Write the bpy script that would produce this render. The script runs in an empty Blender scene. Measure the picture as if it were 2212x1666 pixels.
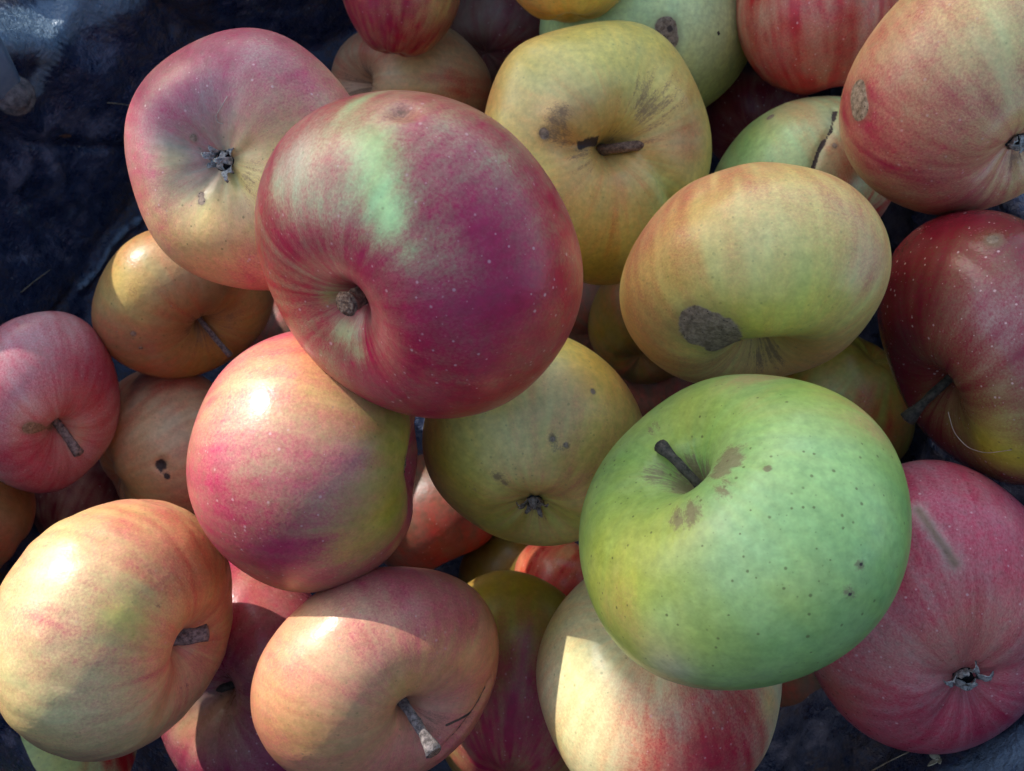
import bpy, bmesh, math
import numpy as np
from mathutils import Vector, Matrix

sc = bpy.context.scene
COL = sc.collection
RAD = math.radians

# ------------------------------------------------------------------ camera
TILT = RAD(8)
CAM = np.array([0.0, -0.06, 0.46])
RC = np.array(Matrix.Rotation(TILT, 3, 'X'))          # camera axes -> world axes
PW, PH, FPX = 2212.0, 1666.0, 1916.0                  # measured picture size and focal length in its pixels
cd = bpy.data.cameras.new('camera')
cam = bpy.data.objects.new('camera', cd); COL.objects.link(cam)
cam.location = CAM; cam.rotation_euler = (TILT, 0, 0)
cd.sensor_width = 36.0; cd.lens = 36.0 * FPX / PW
cd.clip_start = 0.01; cd.clip_end = 200
cd.dof.use_dof = True; cd.dof.focus_distance = 0.235; cd.dof.aperture_fstop = 30
sc.camera = cam
sc.cycles.max_bounces = 5; sc.cycles.diffuse_bounces = 3; sc.cycles.glossy_bounces = 2
sc.cycles.use_adaptive_sampling = True; sc.cycles.adaptive_threshold = .02; sc.cycles.use_denoising = True
sc.render.resolution_x, sc.render.resolution_y = 1024, 771

# ------------------------------------------------------------------ light
SUN_EL, SUN_TO = RAD(27), RAD(-49)                    # light travels towards this bearing over the heap
tr = np.array([math.cos(SUN_EL) * math.cos(SUN_TO), math.cos(SUN_EL) * math.sin(SUN_TO), -math.sin(SUN_EL)])
sl = bpy.data.lights.new('sun', 'SUN'); so = bpy.data.objects.new('sun', sl); COL.objects.link(so)
so.rotation_euler = Vector(tr).to_track_quat('-Z', 'Y').to_euler()
so.location = (-2, 1.5, 2)
sl.energy = 2.05; sl.angle = RAD(0.5); sl.color = (1.0, 0.965, 0.92)
w = bpy.data.worlds.new('World'); sc.world = w; w.use_nodes = True
nt = w.node_tree; bg = nt.nodes['Background']
sky = nt.nodes.new('ShaderNodeTexSky'); sky.sky_type = 'NISHITA'; sky.sun_disc = False
sky.sun_elevation = SUN_EL; sky.sun_rotation = math.atan2(-tr[0], -tr[1])
sky.dust_density = 1.3; sky.ozone_density = 1.0
nt.links.new(sky.outputs[0], bg.inputs[0]); bg.inputs[1].default_value = 0.15
sc.view_settings.view_transform = 'Standard'; sc.view_settings.look = 'None'
sc.view_settings.gamma = 1; sc.view_settings.use_curve_mapping = False
sc.view_settings.exposure = 1.25

# ------------------------------------------------------------------ helpers
def lin(c):
    c = np.asarray(c, float) / 255
    return np.where(c <= .04045, c / 12.92, ((c + .055) / 1.055) ** 2.4)
def to_world(p): return CAM + np.asarray(p) @ RC.T
def ray(px, py): return np.array([(px - PW / 2) / FPX, -(py - PH / 2) / FPX, -1.0])
def proj(p):                                          # camera-frame points -> picture pixels
    z = -p[..., 2]
    return np.stack([p[..., 0] / z * FPX + PW / 2, -p[..., 1] / z * FPX + PH / 2], -1)
def link(name, me, mat, parent=None, loc=(0, 0, 0)):
    o = bpy.data.objects.new(name, me); COL.objects.link(o); o.location = loc
    if mat: me.materials.append(mat)
    if parent: o.parent = parent
    return o
def mesh(name, v, f, smooth=True):
    me = bpy.data.meshes.new(name); me.from_pydata([tuple(x) for x in v], [], f); me.update()
    me.shade_smooth() if smooth else me.shade_flat()
    return me
def tag(o, label, cat=None, group=None, kind=None):
    if label: o['label'] = label
    if cat: o['category'] = cat
    if group: o['group'] = group
    if kind: o['kind'] = kind
def fnoise(p, freq, seed, n=24):                      # smooth noise as a sum of random waves, about -1..1
    g = np.random.default_rng(seed)
    k = g.normal(size=(n, 3)); k /= np.linalg.norm(k, axis=1)[:, None]; k *= freq * g.uniform(.5, 1.5, (n, 1))
    return np.sin((p.astype(np.float32) @ k.T.astype(np.float32)) + g.uniform(0, 6.28, n).astype(np.float32)).sum(1).astype(float) / math.sqrt(n)
def seg_dist(q, pl):                                  # distance of points q to a polyline, any dimension
    best = np.full(len(q), 1e9)
    for a, b in zip(pl[:-1], pl[1:]):
        d = b - a; t = np.clip(((q - a) @ d) / max(d @ d, 1e-12), 0, 1)
        best = np.minimum(best, np.linalg.norm(q - a - t[:, None] * d, axis=1))
    return best
def tube(path, rads, ns=10, cap=True, rough=0.0, seed=0):
    g = np.random.default_rng(seed); path = np.asarray(path, float); n = len(path); v, f = [], []
    t = np.gradient(path, axis=0); t /= np.linalg.norm(t, axis=1)[:, None]
    u = np.cross(t[0], [.3, .5, .81]); u /= np.linalg.norm(u)
    for i in range(n):
        u = u - (u @ t[i]) * t[i]; u /= np.linalg.norm(u); b = np.cross(t[i], u)
        for k in range(ns):
            a = 2 * math.pi * k / ns
            v.append(path[i] + rads[i] * (1 + rough * g.normal()) * (math.cos(a) * u + math.sin(a) * b))
    for i in range(n - 1):
        for k in range(ns):
            f.append((i * ns + k, i * ns + (k + 1) % ns, (i + 1) * ns + (k + 1) % ns, (i + 1) * ns + k))
    if cap:
        f.append(tuple(range(ns))[::-1]); f.append(tuple((n - 1) * ns + k for k in range(ns)))
    return v, f

# ------------------------------------------------------------------ materials
class NT:
    def __init__(s, name):
        s.m = bpy.data.materials.new(name); s.m.use_nodes = True; s.t = s.m.node_tree
        s.b = s.t.nodes['Principled BSDF']; s.out = s.t.nodes['Material Output']
    def n(s, typ, **kw):
        x = s.t.nodes.new('ShaderNode' + typ)
        for k, v in kw.items():
            if hasattr(x, k): setattr(x, k, v)
        return x
    def set(s, inp, v):
        if hasattr(v, 'links') or isinstance(v, bpy.types.NodeSocket): s.t.links.new(v, inp)
        elif isinstance(v, (tuple, list, np.ndarray)):
            v = tuple(v); inp.default_value = v + (1,) if len(v) == 3 and inp.type == 'RGBA' else v
        else: inp.default_value = v
    def math(s, op, a, b=0.0, c=0.0, clamp=False):
        x = s.n('Math', operation=op); x.use_clamp = clamp
        s.set(x.inputs[0], a); s.set(x.inputs[1], b)
        if op in ('MULTIPLY_ADD', 'SMOOTH_MIN'): s.set(x.inputs[2], c)
        return x.outputs[0]
    def mix(s, f, a, b, mode='MIX'):
        x = s.n('Mix'); x.data_type = 'RGBA'; x.blend_type = mode
        s.set(x.inputs[0], f); s.set(x.inputs[6], a); s.set(x.inputs[7], b); return x.outputs[2]
    def noise(s, vec, scale, detail=3, rough=.55, dist=0.0):
        x = s.n('TexNoise'); s.set(x.inputs['Vector'], vec); x.inputs['Scale'].default_value = scale
        x.inputs['Detail'].default_value = detail; x.inputs['Roughness'].default_value = rough; x.inputs['Distortion'].default_value = dist
        return x.outputs[0]
    def voro(s, vec, scale):
        x = s.n('TexVoronoi'); s.set(x.inputs['Vector'], vec); x.inputs['Scale'].default_value = scale; return x
    def ramp(s, v, lo, hi, a=0.0, b=1.0, smooth=True):
        x = s.n('MapRange'); x.interpolation_type = 'SMOOTHSTEP' if smooth else 'LINEAR'
        s.set(x.inputs[0], v); s.set(x.inputs[1], lo); s.set(x.inputs[2], hi); x.inputs[3].default_value = a; x.inputs[4].default_value = b
        return x.outputs[0]
    def attr(s, name):
        x = s.n('Attribute'); x.attribute_name = name; return x
    def sep(s, v):
        x = s.n('SeparateColor'); s.set(x.inputs[0], v); return x.outputs
    def bump(s, h, strength, dist, normal=None):
        x = s.n('Bump'); s.set(x.inputs['Height'], h); x.inputs['Strength'].default_value = strength; x.inputs['Distance'].default_value = dist
        if normal: s.set(x.inputs['Normal'], normal)
        return x.outputs[0]

def skin_material():
    s = NT('apple_skin')
    obj = s.n('TexCoord').outputs['Object']; rnd = s.n('ObjectInfo').outputs['Random']
    r50 = s.math('MULTIPLY', rnd, 50.0)
    va = s.n('VectorMath', operation='ADD'); s.set(va.inputs[0], obj); s.set(va.inputs[1], r50); P = va.outputs[0]
    mer = s.attr('mer').outputs['Vector']
    ground, over = s.attr('ground').outputs['Color'], s.attr('over').outputs['Color']
    bl, rus, scab = s.sep(s.attr('mask').outputs['Color'])[:3]
    lent, rough, bloom = s.sep(s.attr('prm').outputs['Color'])[:3]
    fine = s.noise(P, 420, 2, .65); n48 = s.noise(P, 620, 2, .7); st = s.noise(mer, 48, 4, .68)
    # flush of red over the ground colour, streaked along the meridians
    win = s.math('MULTIPLY_ADD', s.math('MULTIPLY', bl, s.math('SUBTRACT', 1.0, bl)), 5.0, .22)
    m = s.math('ADD', bl, s.math('MULTIPLY', s.math('SUBTRACT', s.math('MULTIPLY_ADD', st, .7, s.math('MULTIPLY', fine, .3)), .5), win), clamp=True)
    ov2 = s.mix(s.ramp(st, .35, .7), over, s.mix(.35, over, (.34, .03, .04)))
    c = s.mix(m, ground, ov2)
    c = s.mix(bloom, c, (.60, .53, .55))              # waxy bloom
    c = s.mix(.34, c, s.mix(s.ramp(fine, .25, .75, smooth=False), s.mix(.5, c, (0, 0, 0)), s.mix(1.0, c, (1.6, 1.6, 1.6), 'MULTIPLY')))
    # lenticels: pale dots on red skin, dark ones on green
    v1 = s.voro(P, 400); v2 = s.voro(P, 760)
    size = s.ramp(s.sep(v1.outputs['Color'])[0], .2, 1, .05, .23, False)
    d1 = s.math('SUBTRACT', 1.0, s.ramp(s.math('MULTIPLY_ADD', n48, .12, v1.outputs['Distance']), s.math('MULTIPLY_ADD', size, .45, .05), s.math('ADD', size, .06)))
    size2 = s.ramp(s.sep(v2.outputs['Color'])[1], .62, 1, .0, .26, False)
    d2 = s.math('SUBTRACT', 1.0, s.ramp(v2.outputs['Distance'], s.math('MULTIPLY', size2, .3), s.math('ADD', size2, .002)))
    dot = s.math('MULTIPLY', lent, s.math('MULTIPLY_ADD', d2, .5, d1), clamp=True)
    pale = s.ramp(m, .25, .6)
    c = s.mix(s.math('MULTIPLY', dot, s.ramp(pale, 0, 1, .75, .72)), c, s.mix(pale, (.11, .12, .03), (.80, .56, .52)))
    # russet: thin brown netting; corky scab with a crisp ragged edge; dark dead tissue in holes and cracks
    rm = s.math('MULTIPLY', s.ramp(s.math('ADD', rus, s.math('MULTIPLY', s.math('SUBTRACT', s.math('MULTIPLY_ADD', st, .55, s.math('MULTIPLY', fine, .45)), .5), 1.9)), .34, .84), s.ramp(rus, .03, .2))
    c = s.mix(s.math('MULTIPLY', rm, .78), c, s.mix(n48, (.13, .085, .042), (.30, .215, .13)))
    sm = s.ramp(s.math('ADD', scab, s.math('MULTIPLY', s.math('SUBTRACT', fine, .5), .12)), .47, .54)
    vs = s.voro(P, 1150); pit = s.ramp(vs.outputs['Distance'], .12, .32)
    sc0 = s.mix(s.ramp(n48, .25, .75), (.15, .098, .060), (.37, .265, .18))
    scol = s.mix(s.math('MULTIPLY', s.math('SUBTRACT', 1.0, pit), s.ramp(s.sep(vs.outputs['Color'])[0], .72, .8)), sc0, (.035, .022, .02))
    c = s.mix(s.math('MULTIPLY', s.ramp(scab, .18, .5, 0, .35), s.math('SUBTRACT', 1.0, sm)), c, (.20, .13, .06))
    c = s.mix(sm, c, scol)
    pt = s.attr('pit').outputs['Fac']
    ptm = s.ramp(s.math('ADD', pt, s.math('MULTIPLY', s.math('SUBTRACT', n48, .5), .4)), .42, .62)
    c = s.mix(ptm, c, s.mix(n48, (.012, .008, .008), (.12, .08, .06)))
    s.set(s.b.inputs['Base Color'], c)
    rr = s.math('ADD', rough, s.math('MULTIPLY', s.math('SUBTRACT', fine, .5), .16))
    rr = s.math('ADD', rr, s.math('MULTIPLY', s.math('MAXIMUM', s.math('MAXIMUM', sm, rm), ptm), .4), clamp=True)
    s.set(s.b.inputs['Roughness'], rr)
    s.b.inputs['Specular IOR Level'].default_value = .40
    hn = s.noise(P, 560, 2, .7)
    s.set(s.b.inputs['Normal'], s.bump(s.math('MULTIPLY', hn, s.math('MULTIPLY_ADD', s.math('ADD', scab, rus), .30, .10)), 1.0, .0010))
    return s.m
SKIN = skin_material()

def woody(name, a, b, scale=700, rough=.85):
    s = NT(name); P = s.n('TexCoord').outputs['Object']
    n1 = s.noise(P, scale, 4, .7); s.set(s.b.inputs['Base Color'], s.mix(s.ramp(n1, .3, .7), a, b))
    s.b.inputs['Roughness'].default_value = rough
    s.set(s.b.inputs['Normal'], s.bump(s.noise(P, scale * 1.3, 4, .7), .9, .0006)); return s.m
STEM = {'brown': woody('brown_stem', (.08, .04, .025), (.34, .21, .13)),
        'grey': woody('grey_stem', (.07, .055, .05), (.36, .30, .27)),
        'dark': woody('dark_stem', (.018, .018, .012), (.10, .085, .06)),
        'pith': woody('stem_pith', (.10, .035, .02), (.42, .27, .17), 1400)}
SEPAL = woody('dry_sepal', (.16, .155, .14), (.56, .55, .50), 900, .9)
SEPAL2 = woody('brown_dry_sepal', (.11, .075, .05), (.42, .33, .25), 900, .9)
CORE = woody('calyx_core', (.004, .004, .005), (.03, .026, .024), 900, .95)
HAIR = woody('hair', (.30, .24, .18), (.6, .52, .42), 300, .5)
PETAL = woody('dry_petal', (.42, .38, .22), (.78, .74, .55), 300, .7)
STRAW = woody('straw', (.20, .15, .09), (.5, .42, .28), 300, .8)

# ------------------------------------------------------------------ pigments (skin colours, two with gap shade, sRGB)
C = dict(Y=(226, 206, 126), YP=(236, 228, 172), YG=(196, 194, 92), G=(138, 172, 100), GB=(160, 192, 134), PG=(186, 214, 150), OL=(158, 142, 52),
         O=(208, 146, 92), OY=(222, 182, 100), T=(204, 160, 120), R=(178, 34, 44), CR=(158, 16, 66), DR=(104, 12, 38), PK=(180, 46, 94), PU=(132, 16, 76),
         BR=(122, 92, 66), GR=(150, 140, 150), W=(230, 208, 196))
C.update(OLD=(112, 98, 40), BRD=(146, 108, 68), BRK=(92, 68, 44))  # olive and darkest brown carry gap shade painted into the skin
def rich(c): l = c @ np.array([.3, .6, .1]); return np.clip(l + (c - l) * 1.14, .004, .9)
C = {k: rich(lin(v)) for k, v in C.items()}

# ------------------------------------------------------------------ the apple builder
def build_apple(label, box, z, pole=None, end='stem', axis=None, ground='Y', over='R', blush=.2, g=(), b=(), o=(), rus=(), scab=(), pit=(), dent=(),
                h=.86, dt=.34, st=.36, db=.2, sb=.34, pw=1.35, taper=.05, lobe=.03, lump=.03, seed=1, lent=.6, rough=.38, wrk=.0, hi=1, bloom=1.0, pinky=.22, streak=1.0, dt2=.13, st2=.105,
                stem=None, calyx=None, group='apples heaped in the sack', cavity_rus=.0, name='apple'):
    NTH, NPH = ((72, 112), (132, 208), (190, 300))[int(hi)]
    th = np.linspace(0, math.pi, NTH + 1)[1:-1]; ph = np.arange(NPH) * 2 * math.pi / NPH
    TH, PHI = np.meshgrid(th, ph, indexing='ij'); TH = np.r_[0, TH.ravel(), math.pi]; PHI = np.r_[0, PHI.ravel(), 0]
    prof = np.sin(TH) * (1 + taper * np.cos(TH)) * (1 + .06 * np.sin(TH) ** 2)
    zz = h * np.cos(TH) - dt * np.exp(-(TH / st) ** pw) - dt2 * np.exp(-(TH / st2) ** 2) + db * np.exp(-((math.pi - TH) / sb) ** 1.7)
    lw = np.sin(TH) * (.35 + .65 * (TH / math.pi) ** 2)
    rg = np.random.default_rng(seed); p0 = rg.uniform(0, 6.28)
    prof = prof * (1 + lobe * lw * np.cos(5 * PHI + p0) + lobe * .8 * np.cos(2 * PHI + p0 * 2))
    zz = zz + lobe * .5 * np.cos(5 * PHI + p0) * np.exp(-((math.pi - TH - .5) / .4) ** 2) + lobe * .6 * np.cos(3 * PHI + p0) * np.exp(-((TH - .6) / .4) ** 2)
    zz = zz + .005 * np.cos(10 * PHI + p0) * np.exp(-((math.pi - TH - .24) / .12) ** 2)
    L = np.stack([prof * np.cos(PHI), prof * np.sin(PHI), zz], 1)
    Ln = L / np.maximum(np.linalg.norm(L, axis=1), 1e-6)[:, None]
    L = L * (1 + lump * fnoise(Ln, 2.2, seed + 7))[:, None] + Ln * (.006 * fnoise(Ln, 6, seed + 9))[:, None]
    n = len(L); V = lambda i, j: 1 + i * NPH + j % NPH
    F = [(0, V(0, j), V(0, j + 1)) for j in range(NPH)]
    F += [(V(i, j), V(i + 1, j), V(i + 1, j + 1), V(i, j + 1)) for i in range(NTH - 2) for j in range(NPH)]
    F += [(V(NTH - 2, j + 1), V(NTH - 2, j), n - 1) for j in range(NPH)]
    # fit size, place and turn
    x0, y0, x1, y1 = box; tc = np.array([(x0 + x1) / 2, (y0 + y1) / 2]); hw = np.array([(x1 - x0) / 2, (y1 - y0) / 2])
    cpx = tc.copy(); s = np.array([hw[0], hw[1]]) * z / FPX; tip = 0 if end == 'stem' else n - 1
    tq = TH if end == 'stem' else math.pi - TH; ring = (tq > .34) & (tq < .46)
    if axis is not None: a = np.array(axis, float); a /= np.linalg.norm(a)
    else:
        d = (np.array(pole) - tc) / hw * np.array([1, -1]); d = d / max(1, np.linalg.norm(d) / .93); a = np.array([d[0], d[1], math.sqrt(max(.02, 1 - d @ d))])
    for it in range(14):
        ax = a if end == 'stem' else -a
        u = np.cross([0.2, 1, 0.1], ax); u /= np.linalg.norm(u); vv = np.cross(ax, u)
        W = L @ np.stack([u, vv, ax])
        W = W * np.array([s[0], s[1], math.sqrt(s[0] * s[1])])
        Pc = W + ray(*cpx) * z
        q = proj(Pc); lo, hi_ = q.min(0), q.max(0); qm = proj(Pc[ring]).mean(0)
        s *= hw / ((hi_ - lo) / 2); cpx += tc - (lo + hi_) / 2
        if pole is not None and axis is None and it < 10:
            e = (np.array(pole) - qm) / hw * np.array([1, -1]); d = a[:2] + .6 * e; d /= max(1, np.linalg.norm(d) / .97)
            a = np.array([d[0], d[1], math.sqrt(1 - d @ d)])
    ax = a if end == 'stem' else -a
    cen = ray(*cpx) * z; mm = FPX / z                                # pixels per metre at the apple
    nrm = (Pc - cen); nrm /= np.linalg.norm(nrm, axis=1)[:, None]
    front = (nrm * -Pc).sum(1) > 0
    def at(px, py):                                                  # the surface point seen at a pixel
        q = proj(Pc); dd = ((q - np.array([px, py])) ** 2).sum(1) + np.where(front, 0, 1e7)
        return Pc[np.argmin(dd)]
    def fall(spec):                                                  # (px, py, r) spot or ([(px, py), ...], r) line; distance over radius
        if isinstance(spec[0], (list, tuple)):
            return seg_dist(Pc, np.array([at(*k) for k in spec[0]])) / (spec[1] / mm), spec[2:]
        return np.linalg.norm(Pc - at(spec[0], spec[1]), axis=1) / (spec[2] / mm), spec[3:]
    mv = np.zeros_like(Pc)
    for sp in dent:
        d, (dep,) = fall(sp); mv -= nrm * (np.exp(-d ** 2) * dep / 1000)[:, None]
    if wrk:
        ms_ = np.stack([np.cos(PHI), np.sin(PHI), TH / math.pi * 1.2], 1)
        mv += nrm * (wrk * .00045 * (fnoise(ms_, 14, seed + 51) + .7 * fnoise(ms_, 30, seed + 52) + .5 * fnoise(nrm, 26, seed + 53)) * np.sin(TH))[:, None]
    Pn = Pc + mv
    low = fnoise(nrm, 3.5, seed + 21)
    G = np.tile(C[ground], (n, 1)); G = G * (1 + .08 * low)[:, None]; O_ = np.tile(C[over], (n, 1)); B = np.full(n, float(blush)) + .10 * fnoise(nrm, 3, seed + 22) * (blush > 0)
    jit = 1 + .16 * fnoise(nrm, 5, seed + 23) + .10 * fnoise(nrm, 13, seed + 24)
    for sp in g:
        d, (c, k) = fall(sp); wt = (k * np.exp(-(d * jit) ** 2))[:, None]; G = G * (1 - wt) + C[c] * wt
    for sp in o:
        d, (c, k) = fall(sp); wt = (k * np.exp(-(d * jit) ** 2))[:, None]; O_ = O_ * (1 - wt) + C[c] * wt
    for sp in b:
        d, (val, k) = fall(sp); wt = k * np.exp(-(d * jit) ** 2); B = B * (1 - wt) + val * wt
    RU, SC, PT = np.zeros(n), np.zeros(n), np.zeros(n)
    if cavity_rus: RU = np.maximum(RU, cavity_rus * np.exp(-((TH if end == 'stem' else math.pi - TH) / .42) ** 2))
    for sp in rus:
        d, k = fall(sp); RU = np.maximum(RU, (k[0] if k else .8) * np.exp(-(d * jit) ** 2))
    for sp in scab:
        d, k = fall(sp); SC = np.maximum(SC, np.clip(1.0 - .5 * d * (1 + .6 * (jit - 1) + .035 * fnoise(nrm, 40, seed + 77)), 0, 1) * (k[0] if k else 1))
    for sp in pit:
        d, k = fall(sp); PT = np.maximum(PT, np.clip(1.0 - .5 * d * (1 + .22 * fnoise(nrm, 30, seed + 78) + .12 * fnoise(nrm, 70, seed + 79)), 0, 1))
    # mid-scale variation of the pigments: streaks that follow the meridians, blotches and bloom
    mer_s = np.stack([np.cos(PHI), np.sin(PHI), TH / math.pi * .7], 1)
    stk = .32 * fnoise(mer_s, 9, seed + 31) + .5 * fnoise(mer_s, 26, seed + 32) + .5 * fnoise(mer_s, 60, seed + 35)
    blt = .6 * fnoise(nrm, 7, seed + 33) + .5 * fnoise(nrm, 16, seed + 34) + .35 * fnoise(nrm, 34, seed + 36)
    Bc = np.clip(B, 0, 1); B = B + streak * (.75 * stk + .4 * blt) * (1.35 * Bc * (1 - Bc) + .03 * (Bc > .02))
    pk = (pinky * (1 if over != 'R' else .8) * np.clip(Bc * 1.3, 0, 1))[:, None]; G = G * (1 - pk) + C['W'] * pk
    gv = blt[:, None]; G = G * (1 + .07 * gv) * (1 + .05 * np.c_[stk, .2 * stk, -.6 * stk])
    RU = RU * np.clip(1.05 + .45 * stk + .25 * blt, .2, 1.6)
    BLM = np.clip(.05 + .07 * (.6 * fnoise(nrm, 6, seed + 41) + .5 * fnoise(nrm, 15, seed + 42) + .4 * fnoise(nrm, 40, seed + 43)), 0, .3) * bloom * .30
    Wd = Pn @ RC.T + CAM; cw = to_world(cen); base = np.array([cw[0], cw[1], Wd[:, 2].min()])
    root = bpy.data.objects.new(name, None); root.empty_display_size = .02; COL.objects.link(root); root.location = base
    tag(root, label, 'apple', group)
    me = mesh('body', Wd - cw, F)
    def put(nm, arr):
        at_ = me.attributes.new(nm, 'FLOAT_COLOR', 'POINT'); at_.data.foreach_set('color', np.c_[np.clip(arr, 0, 1), np.ones(n)].astype(np.float32).ravel())
    put('ground', G); put('over', O_); put('mask', np.stack([B, RU, SC], 1)); put('prm', np.stack([np.full(n, lent), np.full(n, rough - .04), BLM], 1))
    mer = me.attributes.new('mer', 'FLOAT_VECTOR', 'POINT'); mer.data.foreach_set('vector', np.stack([np.cos(PHI), np.sin(PHI), TH / math.pi * 3], 1).astype(np.float32).ravel())
    pa = me.attributes.new('pit', 'FLOAT', 'POINT'); pa.data.foreach_set('value', PT.astype(np.float32))
    body = link('body', me, SKIN, root, cw - base)
    # stem: from the bottom of the hollow to its tip
    if stem:
        tp, ln, rad, kind = stem[:4]; flare = stem[4] if len(stem) > 4 else 1.35; rise = stem[5] if len(stem) > 5 else .5
        b0 = Pn[0] - ax * .0015; r_ = ray(*tp); ln /= 1000; rad /= 1000
        t0 = (b0 @ r_) / (r_ @ r_); off = np.linalg.norm(b0 - t0 * r_); k = math.sqrt(max(0, ln ** 2 - off ** 2)) / np.linalg.norm(r_)
        end_ = (t0 - k) * r_
        mid = b0 + ax * ln * rise
        ts = np.linspace(0, 1, 12)[:, None]; path = (1 - ts) ** 2 * b0 + 2 * ts * (1 - ts) * mid + ts ** 2 * end_
        tt = ts[:, 0]; rr = rad * (1 + .35 * np.exp(-(tt / .15) ** 2) + (flare - 1) * np.clip((tt - .72) / .28, 0, 1) ** 1.3 + .05 * np.sin(tt * 17 + seed))
        v, f = tube(path, rr, 14, True, .05, seed); v = np.array(v)
        org = to_world(b0); so_ = link('stem', mesh('stem', np.array([to_world(x) for x in v]) - org, f), STEM[kind], root, org - base)
        e2 = path[-1] - path[-2]; e2 /= np.linalg.norm(e2)
        v, f = tube([path[-1] + e2 * .0001, path[-1] + e2 * .0004, path[-1] + e2 * .0002], [rr[-1] * .86, rr[-1] * .7, rr[-1] * .25], 12, True, .10, seed + 1)
        link('stem_tip', mesh('stem_tip', np.array([to_world(x) for x in v]) - org, f), STEM['pith'], so_)
    # calyx: dark eye with dry sepals curling round it
    if calyx:
        size, ns, kind = calyx; size /= 1000; cx = -ax; b0 = Pn[-1] + cx * .0006; org = to_world(b0)
        u = np.cross(cx, [.3, .9, .2]); u /= np.linalg.norm(u); vv = np.cross(cx, u)
        rg2 = np.random.default_rng(seed + 5); v, f = [], []
        for i, (rr, hh) in enumerate(((.95, .0), (.75, .0007), (.45, .0004), (.15, .0002))):
            for k in range(16):
                aa = k * 2 * math.pi / 16; q = size * .42 * rr * (1 + .15 * rg2.normal())
                v.append(b0 + cx * hh + q * (math.cos(aa) * u + math.sin(aa) * vv))
        for i in range(3):
            for k in range(16): f.append((i * 16 + k, i * 16 + (k + 1) % 16, (i + 1) * 16 + (k + 1) % 16, (i + 1) * 16 + k))
        f.append(tuple(48 + k for k in range(16)))
        co = link('calyx', mesh('calyx', np.array([to_world(x) for x in v]) - org, f), CORE, root, org - base)
        for k in range(ns):
            aa = (k + rg2.uniform(-.25, .25)) * 2 * math.pi / ns; ln = size * rg2.uniform(.55, 1.0); wd = size * rg2.uniform(.30, .52); curl = rg2.uniform(.2, 1.3)
            dr = math.cos(aa) * u + math.sin(aa) * vv; sd = np.cross(cx, dr); v, f = [], []
            inw = rg2.random() < .45
            for i in range(7):
                t = i / 6; rad_ = size * .40 + ((-ln * .75 * t) if inw else (ln * .55 * t)); hh = ln * (.75 * math.sin(t * 1.5) - (curl * .5 * t * t))
                wv = wd * (1 - t) ** .7 + .0001
                for j, sgn in enumerate((-1, -.4, .4, 1)):
                    v.append(b0 + dr * rad_ + cx * (.0005 + hh + .12 * wd * (abs(sgn) > .5)) + sd * sgn * wv * .5 + rg2.normal(size=3) * wd * .05)
            for i in range(6):
                for j in range(3): f.append((i * 4 + j, i * 4 + j + 1, i * 4 + j + 5, i * 4 + j + 4))
            m_ = mesh('sepal', np.array([to_world(x) for x in v]) - org, f)
            sp = link('sepal', m_, SEPAL if kind == 'grey' else SEPAL2, co)
            md = sp.modifiers.new('thickness', 'SOLIDIFY'); md.thickness = .00025
    return root, at

# ------------------------------------------------------------------ sack
def sack_material():
    s = NT('sack_plastic'); P = s.n('TexCoord').outputs['Object']
    d1 = s.noise(P, 22, 4, .7, .6); d2 = s.noise(P, 90, 4, .7); d3 = s.noise(P, 420, 2, .7)
    dirt = s.ramp(s.math('MULTIPLY_ADD', d1, .6, s.math('MULTIPLY', d2, .4)), .46, .60)
    dirt = s.math('MULTIPLY', dirt, s.ramp(d3, .3, .62))
    dust = s.math('MULTIPLY', s.math('SUBTRACT', 1.0, s.ramp(d1, .36, .47)), s.ramp(d2, .36, .62))
    c = s.mix(s.ramp(d2, .3, .7), (.018, .028, .064), (.042, .062, .125))
    c = s.mix(s.math('MULTIPLY', dirt, .8), c, s.mix(d3, (.030, .022, .022), (.13, .095, .080)))
    c = s.mix(s.math('MULTIPLY', dust, .6), c, (.20, .19, .24))
    v = s.voro(P, 210); sp = s.math('MULTIPLY', s.math('SUBTRACT', 1.0, s.ramp(v.outputs['Distance'], .03, .09)), s.ramp(s.sep(v.outputs['Color'])[0], .72, .75))
    c = s.mix(s.math('MULTIPLY', sp, .7), c, (.40, .36, .33))
    skylit_dust = s.attr('skylit_dust').outputs['Fac']; wm = s.ramp(s.math('ADD', skylit_dust, s.math('MULTIPLY', s.math('SUBTRACT', d2, .5), 1.1)), .3, .75)
    c = s.mix(s.math('MULTIPLY', wm, .85), c, s.mix(d3, (.12, .20, .29), (.30, .40, .47)))
    s.set(s.b.inputs['Base Color'], c)
    s.set(s.b.inputs['Roughness'], s.math('ADD', s.math('MULTIPLY', s.math('MAXIMUM', dirt, dust), .42), s.ramp(d2, .3, .7, .24, .40), clamp=True))
    s.b.inputs['Specular IOR Level'].default_value = .55
    hb = s.noise(P, 110, 4, .72)
    s.set(s.b.inputs['Normal'], s.bump(hb, .9, .003)); return s.m
SACKM = sack_material()

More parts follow.
